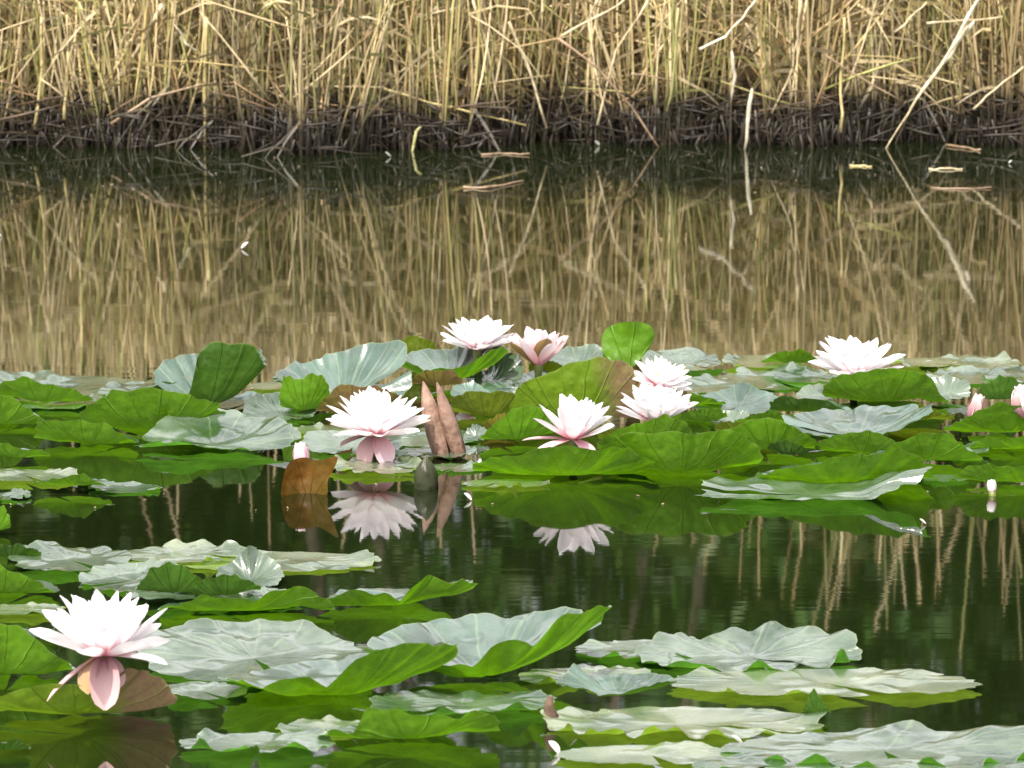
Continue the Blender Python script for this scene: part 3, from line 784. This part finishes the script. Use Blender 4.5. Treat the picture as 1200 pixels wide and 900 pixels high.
P(1146,1196,474,[(1146,462),(1170,449),(1190,452),(1196,460)],None,'deep','dark green curled pad right of the closed bud')
P(1080,1138,468,None,[(1080,455),(1110,442),(1138,455)],'pale','pale pad between the dome shaped leaf and the closed bud')
P(926,988,468,None,[(926,464),(950,452),(988,458)],'pale','small white pad left of the dome shaped leaf')
P(902,998,484,[(902,476),(930,472),(970,477),(998,486)],None,'deep','dark green pad tucked left below the dome shaped leaf')
P(798,852,499,[(798,492),(825,485),(842,487),(852,495)],None,'fresh','small green pad right below the lower stacked flower')
P(832,878,500,None,[(832,500),(850,488),(878,485)],'pale','small white upturned pad right of the lower stacked flower')
P(838,905,512,[(838,506),(870,500),(905,506)],None,'olive','small yellow green pad below the bluish crumpled one')
# fillers seen between the named ones
P(385,470,470,None,[(385,462),(430,452),(470,460)],'deep','teal pad half hidden behind the stemmed flower')
P(600,690,452,None,[(600,446),(640,438),(690,444)],'pale','pale pad behind the tall olive leaf')
P(700,775,520,[(700,516),(735,507),(775,516)],None,'olive','yellow green pad squeezed under the centre flower on its right')
P(860,940,500,[(860,500),(900,490),(940,498)],None,'fresh','green pad between the bluish crumpled pad and the long silvery bowl')
P(985,1060,452,None,[(985,446),(1020,440),(1060,446)],'pale','pale pad behind the dome shaped leaf')
P(905,985,446,None,[(905,443),(945,436),(985,444)],'pale','pale pad just left of and behind the back right flower')
P(1040,1120,497,[(1040,498),(1080,486),(1120,496)],None,'olive','olive pad between the silvery bowl and the closed bud')
P(245,335,474,None,[(245,470),(290,462),(335,468)],'deep','dull green pad behind the dark folded leaf on its right')
P(440,560,515,None,[(440,510),(500,505),(560,510)],'deep','dark pad at the feet of the pink rolled leaves')
P(-30,60,540,[(-30,532),(20,528),(60,538)],None,'fresh','low green pad at the left edge above the flat cream one',d=.6)
P(775,850,480,[(775,478),(810,470),(850,480)],None,'fresh','green pad peeping out behind the lower stacked flower')
P(1085,1160,532,None,None,'pale','small pale pad at right between two thin green ones',d=.7)
# ---- near bed, left
P(14,152,662,None,[(14,652),(38,638),(60,641),(90,650),(152,654)],'pale','pale ruffled pad at the back of the near bed on the left',ruf=3)
P(92,224,682,None,[(92,672),(115,658),(150,664),(175,652),(200,656),(224,668)],'pale','crumpled bluish pad in the middle of the near left group',ruf=4)
P(-24,48,655,[(-24,648),(20,642),(48,650)],None,'deep','dark green pad at the left edge, back of the near bed')
P(-60,66,694,[(-60,665),(0,668),(25,678),(50,692),(66,703)],None,'fresh','green pad sloping down right at the left edge above the front flower',ruf=.6)
P(-30,80,719,None,[(-30,712),(20,710),(80,714)],'cream','narrow light pad under the sloping green one at the left edge',d=.5)
P(-10,70,748,None,None,'deep','dark flat pad behind the front flower at the left edge',d=.6)
P(136,300,656,None,None,'cream','pale yellow flat pad behind the white peaked pad',d=.55)
P(205,440,660,None,[(205,650),(215,645),(240,651),(260,646),(370,652),(380,647),(400,653),(420,650),(435,648),(440,655)],'cream','long cream scalloped pad at the back of the near bed',d=.5,ruf=1.8,k=15)
P(255,332,684,None,[(255,668),(272,660),(290,641),(300,648),(320,662),(332,672)],'pale','white peaked pad standing up in the near left group')
P(160,248,698,[(160,702),(175,678),(200,670),(225,676),(248,692)],None,'deep','dark green humped pad below the crumpled bluish one')
P(225,305,702,[(225,692),(240,682),(270,684),(305,697)],None,'deep','dark green small pad below the white peaked one')
P(290,345,704,None,[(290,702),(308,692),(345,702)],'pale','small pale peaked pad left of the long wavy green one')
P(150,352,704,None,[(150,700),(200,697),(352,702)],'pale','pale flat pad under the dark green humps',d=.5)
P(188,390,716,[(188,722),(245,708),(300,713),(325,703),(345,696),(370,702),(390,716)],None,'fresh','long low green pad right behind the big silvery one',d=.5,ruf=.8)
P(370,560,708,[(370,723),(395,707),(420,697),(445,705),(470,713),(488,692),(500,681),(530,690),(545,684),(560,694)],[(370,706),(480,704),(500,690),(560,692)],'fresh','green wavy pad with two upturned corners out on open water',d=.7,ruf=.6)
P(168,428,775,None,[(168,748),(200,735),(240,727),(270,731),(300,726),(350,728),(385,745),(410,758),(428,770)],'pale','big silvery pad right of the front flower',ruf=1.4,p=1.6)
P(182,290,815,None,None,'pale','flat white wet pad just right of the front flower',d=.8,ruf=1.2)
P(-75,84,790,[(-75,745),(0,746),(25,749),(45,758),(62,772),(84,790)],None,'fresh','bright green cupped pad at the left edge behind the front flower',ruf=1)
P(-25,206,838,[(-25,830),(20,821),(50,812),(90,813),(120,815),(150,800),(180,797),(198,808),(206,822)],None,'half','yellow green pad with a brown right end under the front flower',d=.7,ruf=.8)
P(-40,36,882,[(-40,876),(20,872),(36,880)],None,'deep','dark green pad at the bottom left corner',d=.7)
P(264,534,804,[(264,809),(290,806),(310,813),(335,799),(365,800),(385,813),(400,802),(418,784),(440,775),(480,768),(500,763),(534,762)],[(264,804),(300,795),(345,778),(400,775),(440,770),(480,765),(534,760)],'fresh','large bowl shaped pad with silver inside and green near rim',ruf=.7)
P(430,708,782,[(430,768),(475,770),(498,800),(520,788),(555,786),(575,768),(600,757),(625,766),(645,740),(665,730),(690,728),(708,722)],[(430,764),(470,742),(500,738),(540,733),(565,727),(590,732),(640,722),(665,716),(690,724),(708,721)],'fresh','widest pad of the near bed, silver inside, with a pointed green right tip',ruf=1)
P(436,648,832,None,[(436,820),(460,817),(560,822),(600,815),(648,812)],'pale','flat pale pad left of the brown twig',d=.55,curls=[(470,8,8),(520,11,12),(565,8,8),(605,12,12)],ruf=1.6)
P(376,584,868,[(376,875),(415,870),(430,841),(460,842),(500,845),(540,853),(560,843),(584,846)],None,'fresh','green cupped pad at the bottom, left of the brown twig',d=.6,ruf=.8)
P(212,390,879,None,None,'pale','flat pale pad at the bottom, left of the green cupped one',d=.6,curls=[(240,8,13),(290,9,8),(345,9,9)])
P(322,442,857,None,None,'cream','flat cream pad behind the flat pale bottom one',d=.6)
P(605,765,797,None,[(605,792),(640,786),(700,784),(765,787)],'cream','cream flat pad with a browned rim in the lower middle',d=.6,curls=[(640,8,9),(700,9,9)])
P(673,852,766,None,[(673,766),(690,758),(705,762),(722,752),(740,760),(765,760),(780,746),(800,748),(852,762)],'pale','white crinkled pad at the back of the right front group',d=.6,curls=[(720,8,8),(790,10,9)])
P(745,1010,775,None,[(745,768),(775,750),(800,748),(820,757),(840,742),(860,738),(885,745),(912,735),(930,743),(952,735),(975,742),(1000,740),(1010,760)],'pale','tallest white pad with scalloped back rim at right front',d=.6,curls=[(800,14,12),(828,13,12),(885,15,15),(945,11,14),(985,10,20)],ruf=1.6)
P(780,1150,806,None,None,'cream','long flat light pad reaching farthest right in the front group',d=.38,curls=[(850,9,8),(930,12,9),(1040,9,8)],ruf=2)
P(655,792,820,[(655,814),(680,820),(700,827),(730,822),(760,816),(780,808),(792,808)],[(655,808),(665,798),(675,787),(692,803),(730,805),(770,801),(792,805)],'deep','green and silver folded pad right of the brown twig',d=.6,ruf=.6)
P(640,965,850,None,[(640,840),(700,830),(780,836),(800,828),(820,833),(850,830),(880,836),(920,832),(965,840)],'cream','long flat light pad right of the brown twig',d=.5,curls=[(668,8,13),(692,9,12),(722,11,10),(760,8,9),(790,10,10),(835,12,15),(900,9,9)],ruf=2.4,k=13)
P(940,974,842,[(940,842),(953,818),(974,846)],None,'deep','tiny dark green peaked pad at the end of a long light one')
P(840,1232,884,None,[(840,880),(900,868),(940,864),(1000,856),(1040,856),(1080,852),(1130,866),(1180,856),(1232,860)],'pale','widest flat pale pad in the bottom right corner',d=.45,curls=[(900,12,10),(955,16,15),(1010,10,9),(1080,14,14),(1150,12,12),(1195,10,14)],ruf=2.6,k=13)
P(648,880,890,None,None,'cream','browned flat pad at the bottom edge beneath the twig',d=.4,ruf=2.5)
P(980,1240,906,None,None,'pale','pale pad cut by the bottom edge at right',d=.4,ruf=3)
P(810,990,904,None,None,'pale','pale pad cut by the bottom edge, middle right',d=.5,ruf=3)
P(-26,12,626,[(-26,604),(6,600),(12,612)],None,'fresh','tiny green curled pad at the left edge on open water')

# ------------------------------------------------------------ upright and rolled leaves
def roll_leaf(base, top, r, mat, label, turns=1.6, name='rolled_leaf'):
    """a young leaf rolled into a spike: spiral sheet, thickest below the middle"""
    n, m = 18, 46
    V, F, UV = [], [], []
    base, top = Vector(base), Vector(top)
    ax = top - base
    sx = Vector((1, 0, 0)); sy = ax.cross(sx).normalized(); sx = sy.cross(ax).normalized()
    for i in range(n + 1):
        t = i / n
        w = r * (0.75 + .45 * math.sin(t * 2.2 + .3)) * (1 - t ** 3.0) + .0006
        for j in range(m + 1):
            a = turns * 2 * math.pi * j / m
            rr = w * (1 - .22 * a / (turns * 6.28)) + .0006 * math.sin(9 * a + 14 * t)
            V.append(base + ax * t + sx * math.cos(a + t) * rr + sy * math.sin(a + t) * rr)
            UV.append((.5, .3 + t * .6))
    for i in range(n):
        for j in range(m):
            a = i * (m + 1) + j
            F.append((a, a + m + 1, a + m + 2, a + 1))
    o = mesh_obj(name, local(base, V), F, mat, uvs=UV)
    o.location = base
    return tag(o, label, 'rolled leaf', 'young leaves still rolled up')

def up_pt(u, vw, v, dy=0):
    """point seen at (u, v), standing over the water at row vw"""
    Y = on_water(600, vw).y + dy
    return on_plane(u, v, Y)
roll_leaf(up_pt(518, 536, 534), up_pt(496, 536, 447), .0125, M_ROLL, 'left and thicker of the two pink brown rolled leaves beside the stemmed flower')
roll_leaf(up_pt(539, 536, 535), up_pt(512, 536, 448, -.015), .0095, M_ROLL, 'right and thinner of the two pink brown rolled leaves beside the stemmed flower')
roll_leaf(up_pt(499, 572, 578), up_pt(500, 572, 534), .0145, M_ROLLD, 'short dark pointed rolled leaf standing in the water')

def sheet_leaf(outline, vw, mat, label, bow=.012, lean=0.0, name='curled_leaf', edge=0.0):
    """upright leaf whose silhouette is a closed ring of image points; bowed in depth"""
    cu = sum(p[0] for p in outline) / len(outline); cv = sum(p[1] for p in outline) / len(outline)
    N = 48; ring = []
    # closed Catmull-Rom through the outline
    m = len(outline)
    for i in range(N):
        t = i / N * m; k = int(t); f = t - k
        p0, p1, p2, p3 = (outline[(k + o - 1) % m] for o in range(4))
        ring.append(tuple(.5 * ((2 * p1[c]) + (-p0[c] + p2[c]) * f + (2 * p0[c] - 5 * p1[c] + 4 * p2[c] - p3[c]) * f * f + (-p0[c] + 3 * p1[c] - 3 * p2[c] + p3[c]) * f ** 3) for c in (0, 1)))
    hw = max(abs(p[0] - cu) for p in ring)
    NR = 9; V, F, UV = [], [], []
    for i in range(N + 1):
        ru, rv = ring[i % N]
        for j in range(NR + 1):
            q = j / NR
            u, v = cu + (ru - cu) * q, cv + (rv - cv) * q
            x = (u - cu) / hw
            dy = -bow * x * x + lean * (cv - v) / 50 + .006 * noise.noise(Vector((u * .03, v * .03, vw))) + .002 * noise.noise(Vector((u * .09, v * .09, vw))) + edge * q ** 5 * math.sin(i * 6.28 * 5 / N)
            V.append(up_pt(u, vw, v, dy)); vb_ = max(p[1] for p in outline); UV.append((math.atan2(u - cu, vb_ - v + 4) / 6.283 + .5, min(.97, .15 + math.hypot(u - cu, vb_ - v) / 90)))
    for i in range(N):
        for j in range(NR):
            a = i * (NR + 1) + j
            F.append((a, a + 1, a + NR + 2, a + NR + 1))
    o0 = up_pt(cu, vw, max(p[1] for p in outline))
    o = mesh_obj(name, local(o0, V), F, mat, uvs=UV)
    o.location = o0
    return tag(o, label, 'leaf')
sheet_leaf([(706,392),(720,380),(745,377),(762,382),(767,395),(758,412),(742,430),(728,440),(716,436),(707,420)], 470, LM['fresh'], 'upright green leaf like a paddle, the tallest thing in the far bed', bow=-.018, lean=.012, edge=.004)
sheet_leaf([(734,430),(745,420),(752,425),(750,445),(744,462),(736,455)], 468, LM['brown'], 'narrow pinkish brown folded leaf under the upright green one', bow=.01)
sheet_leaf([(331,565),(335,549),(342,540),(356,536),(374,539),(395,535),(391,550),(384,564),(382,582),(356,586),(331,584)], 578, LM['rust'], 'brown olive cupped leaf standing in the water before the pink tip', bow=.025)

# ------------------------------------------------------------ flowers
def petal_geo(L, W, az, e0, e1, cup=.35, twist=0.0, r0=.004, tipw=.55):
    n, m = 9, 6
    V, F, UV = [], [], []
    pos = Vector((r0, 0, 0)); e = e0
    step = L / n
    for i in range(n + 1):
        t = i / n
        w = W * 1.08 * float(np.interp(t, [0, .12, .35, .6, .8, .93, 1], [.32, .55, .92, 1, .84, .54, .10]))
        ee = e0 + (e1 - e0) * t
        nrm = Vector((-math.sin(ee), 0, math.cos(ee)))
        for j in range(m + 1):
            s = j / m * 2 - 1
            side = Vector((0, 1, 0)) * s * w / 2
            lift = nrm * (cup * w * .5 * s * s + twist * w * s * t)
            V.append(pos + side + lift); UV.append((j / m, t))
        pos = pos + Vector((math.cos(ee), 0, math.sin(ee))) * step
    ca, sa = math.cos(az), math.sin(az)
    V = [Vector((v.x * ca - v.y * sa, v.x * sa + v.y * ca, v.z)) for v in V]
    for i in range(n):
        for j in range(m):
            a = i * (m + 1) + j
            F.append((a, a + 1, a + m + 2, a + m + 1))
    return V, F, UV

OPEN = [(11, 10, 24, 1.0, .28), (12, 27, 40, 1.0, .27), (11, 45, 58, .95, .26), (8, 62, 74, .85, .25), (5, 78, 86, .70, .22)]
M_CUP = petal_mat("petal_rose", (0.88, 0.76, 0.80), (0.72, 0.20, 0.28), 0.85)
def flower(u, v, vw, width, label, pm=None, rows=OPEN, tilt=(0, 0), sepals=(), stem=True, seed=1, yaw=0.0, extra=(), squash=1.0):
    """receptacle seen at (u, v) above water row vw; width in photograph pixels"""
    rs = random.Random(seed)
    c = up_pt(u, vw, v)
    S = px_m(vw)
    L = width / S * .5 / .96
    base = on_water(u, vw)
    root = empty('water_lily', c)
    root.rotation_euler = (tilt[0], tilt[1], yaw)
    tag(root, label, 'flower', 'white and pink water lilies')
    for ri, (n, a0, a1, lf, wf) in enumerate(rows):
        off = rs.uniform(0, 6.28)
        for k in range(n):
            az = off + 2 * math.pi * (k + rs.uniform(-.16, .16)) / n
            j = rs.gauss(0, 4)
            V, F, UV = petal_geo(L * lf * rs.uniform(.9, 1.07), L * wf * rs.uniform(.9, 1.15) * 1.05, az, R(a0 + j), R(a1 + j + rs.gauss(0, 6)), cup=rs.uniform(.3, .7), twist=rs.gauss(0, .12), r0=.005 - .0008 * ri)
            mesh_obj('petal', V, F, pm or M_PETAL, root, uvs=UV)
    for az, e0, e1, lf, wf, mt in extra:
        V, F, UV = petal_geo(L * lf, L * wf, R(az) - yaw, R(e0), R(e1), cup=.35)
        o = mesh_obj('petal', V, F, mt, root, uvs=UV)
        if mt is not M_PETAL: o['label'] = 'drooping pink petal'
    for az, e0, e1, lf, wf, mt in sepals:
        V, F, UV = petal_geo(L * lf, L * wf, R(az) - yaw, R(e0), R(e1), cup=.5, r0=.004)
        mesh_obj('sepal', V, F, mt, root, uvs=UV)
    # stamens: one small cluster
    V, F = [], []
    for k in range(26):
        a = k * 2.4; r = .0035 * math.sqrt(k / 26) + .001
        p = Vector((r * math.cos(a), r * math.sin(a), .004)); q = p + Vector((r * math.cos(a) * 1.1, r * math.sin(a) * 1.1, L * .3))
        v_, f_, _ = tube([p, q], [.0005, .0009], 4)
        b = len(V); V += v_; F += [tuple(i + b for i in g) for g in f_]
    mesh_obj('stamens', V, F, M_STAMEN, root)['kind'] = 'stuff'
    # receptacle and stem
    pts = [Vector((0, 0, .006)), Vector((0, 0, -.004))]
    rad = [.0065, .007]
    if stem:
        h = c.z
        pts += [Vector((0, .002, -h * .5)), Vector((0.0, .006, -h - .01))]
        rad += [.0052, .005]
    else:
        pts += [Vector((0, 0, -.008))]; rad += [.004]
    V, F, UV = tube(pts, rad, 10)
    mesh_obj('stem', V, F, M_STEM, root, uvs=UV)
    return root

flower(441, 510, 543, 118, 'open white water lily on a visible green stem, in the left middle', seed=3,
       rows=[(11, 10, 22, 1.0, .27), (12, 28, 38, 1.0, .26), (12, 42, 54, .98, .25), (8, 56, 68, .95, .24), (6, 72, 82, .86, .22)],
       sepals=[(232, -52, -85, .62, .40, M_SEPAL), (150, -15, -30, .8, .3, M_SEPAL)], extra=[(300, -50, -75, .62, .42, M_PINK)], stem=True)
flower(672, 515, 556, 104, 'white water lily with spread pink lower petals at the centre front', seed=8,
       rows=[(6, 24, 34, 1.0, .31), (10, 40, 52, 1.0, .30), (8, 58, 70, 1.0, .28), (6, 74, 84, .92, .24)],
       extra=[(215, -8, -20, .95, .32, M_PINK), (300, -12, -30, .85, .32, M_PINK), (187, 5, -6, 1.05, .22, M_SEPAL)])
flower(768, 495, 531, 98, 'lower of the two stacked white water lilies right of the centre', seed=12,
       rows=[(11, 22, 30, 1.0, .30), (12, 36, 46, 1.0, .28), (8, 52, 64, .95, .26), (6, 68, 80, .85, .24)])
flower(772, 452, 500, 74, 'upper of the two stacked white water lilies, tilted to the right', seed=17, tilt=(.1, .25),
       rows=[(11, 5, 20, 1.0, .30), (12, 30, 42, 1.0, .28), (8, 50, 62, .95, .26), (6, 68, 80, .85, .24)])
flower(560, 410, 446, 92, 'white water lily at the back, left one of the back pair', seed=21,
       rows=[(11, 14, 22, 1.0, .27), (12, 30, 38, 1.0, .27), (12, 42, 54, .9, .26), (8, 60, 72, .75, .24)])
flower(631, 428, 448, 88, 'half open pink cup water lily with brown sepals, right one of the back pair', pm=M_CUP, seed=25,
       rows=[(7, 36, 58, 1.0, .36), (7, 50, 68, 1.0, .34), (6, 66, 82, .95, .30)],
       sepals=[(288, 42, 66, 1.0, .46, M_SEPALB), (205, 30, 54, 1.0, .42, M_SEPALB), (20, 38, 60, 1.0, .36, M_SEPAL), (110, 45, 65, 1.0, .36, M_SEPAL)])
flower(1003, 441, 470, 112, 'white water lily above the dome shaped leaf at the back right', seed=31, tilt=(0, .08),
       rows=[(11, 16, 24, 1.0, .27), (12, 30, 40, 1.0, .27), (12, 44, 56, .92, .26), (8, 60, 72, .78, .24)],
       extra=[(195, 36, 44, 1.05, .24, M_PETAL)])
flower(122, 768, 853, 160, 'large white water lily with drooping pink petals at the front left', seed=40,
       rows=[(8, 8, 22, 1.0, .30), (9, 30, 42, 1.0, .30), (10, 48, 60, .98, .28), (6, 66, 76, .98, .26), (4, 80, 86, .75, .22)],
       extra=[(330, 5, -8, 1.0, .26, M_PETAL)],
       sepals=[(275, -35, -88, .82, .40, M_SEPAL), (228, -45, -85, .58, .34, M_SEPALY), (198, -30, -48, .98, .14, M_SEPAL), (318, -55, -80, .5, .28, M_SEPAL)], stem=False)


def bud(u, v, vw, L_px, label, lean=0.2, w=.42, mt=M_SEPAL, inner=M_PINK):
    c = up_pt(u, vw, v)
    L = L_px / px_m(vw)
    root = empty('lily_bud', c)
    root.rotation_euler = (0, lean, 0)
    tag(root, label, 'bud')
    for k in range(4):
        V, F, UV = petal_geo(L, L * w, k * math.pi / 2 + .6, R(68), R(102), cup=.6, r0=.003)
        mesh_obj('sepal', V, F, mt, root, uvs=UV)
    for k in range(4):
        V, F, UV = petal_geo(L * 1.03, L * w * .8, k * math.pi / 2 + 1.4, R(72), R(98), cup=.6, r0=.002)
        mesh_obj('petal', V, F, inner, root, uvs=UV)
    V, F, UV = tube([Vector((0, 0, .004)), Vector((0, 0, -c.z - .01))], [.005, .004], 8)
    mesh_obj('stem', V, F, M_STEM, root, uvs=UV)
bud(1136, 496, 512, 36, 'closed pinkish brown bud at the right of the far bed', lean=.35, w=.6, mt=M_SEPAL)
bud(1204, 490, 520, 40, 'pale bud with brownish sepals cut by the right edge of the picture', lean=-.25, w=.8, mt=M_SEPAL, inner=M_PETAL)
bud(355, 552, 570, 34, 'pink pointed bud tip rising behind the brown cupped leaf', lean=-.1, w=.6, mt=M_PINK, inner=M_PETAL)
bud(1163, 579, 581, 17, 'small white petal tip poking out of the water at far right', lean=-.1, w=.7, mt=M_PETAL, inner=M_PETAL)

# ------------------------------------------------------------ twig and floating bits
pts = [up_pt(645, 848, 856), up_pt(648, 848, 842), up_pt(643, 848, 830), up_pt(645, 848, 816)]
V, F, UV = tube(pts, [.006, .0075, .0055, .003], 8)
o = mesh_obj('broken_twig', local(pts[0], V), F, M_TWIG, uvs=UV); o.location = pts[0]
tag(o, 'short dark brown twig standing upright among the flat front pads', 'twig')

M_BIT = petal_mat("fallen_petal", (0.80, 0.80, 0.76), (0.7, 0.6, 0.6), .3)
for (u, v, L_, lab) in [(552, 587, .013, 'small white fallen petal floating left of the big green reflections'),
                        (458, 184, .014, 'tiny white scrap on the water near the bank, left of centre'),
                        (702, 171, .016, 'white scrap at the waterline right of centre'),
                        (1182, 192, .009, 'tiny white dot on the water at the right end of the bank'),
                        (1, 278, .011, 'tiny white scrap on open water at the left edge'),
                        (283, 292, .016, 'thin white feather floating on open water at left'),
                        (870, 873, .014, 'little white scrap among the flat pads at the bottom'),
                        (1085, 615, .010, 'tiny white scrap on the water below the far bed at right'),
                        (655, 885, .018, 'little brown white fragment at the bottom beside the twig')]:
    p = on_water(u, v)
    V, F, UV = petal_geo(L_, L_ * .5, random.uniform(0, 6), .5, .9, cup=.8, r0=0)
    o = mesh_obj('fallen_petal', V, F, M_BIT, uvs=UV); o.location = p + Vector((0, 0, .001))
    tag(o, lab, 'petal', 'scraps floating on the water')

# flecks of dead leaf and pollen drifting round the pads and along the bank
VV, FF, CC = [], [], []
for i in range(110):
    if i % 5: u, v = random.uniform(-60, 1260), random.uniform(168, 235)
    else: u, v = random.uniform(-60, 1260), random.uniform(560, 600)
    p = on_water(u, v); a = random.uniform(0, 3.14); L = random.uniform(.0008, .0032) * (2 if i % 9 == 0 else 1); w = L * random.uniform(.3, .8)
    dx, dy = Vector((math.cos(a), math.sin(a), 0)) * L, Vector((-math.sin(a), math.cos(a), 0)) * w
    z = Vector((0, 0, .0009)); t = Vector((0, 0, random.uniform(.0004, .0018)))
    V = [p + z - dx, p + z - dy, p + z + dx + t, p + z + dy, p + z * 2 + t * .5]
    add_stuff(V, [(0, 1, 4), (1, 2, 4), (2, 3, 4), (3, 0, 4)], np.array(random.choice([(.22, .17, .10), (.14, .10, .06), (.10, .07, .04)])))
tf_ = NT("drift_flecks")
ta = tf_.add("ShaderNodeAttribute"); ta.attribute_name = "tint"
tp = tf_.add("ShaderNodeBsdfPrincipled", Roughness=0.6)
tf_.link(ta.outputs["Color"], tp.inputs["Base Color"]); tf_.link(tp.outputs[0], tf_.out.inputs[0])
tag(mesh_obj("floating_debris", VV, FF, tf_.m, cols=CC, smooth=False), "flecks of dead leaf drifting on the pond round the pads and along the bank", "debris", None, "stuff")
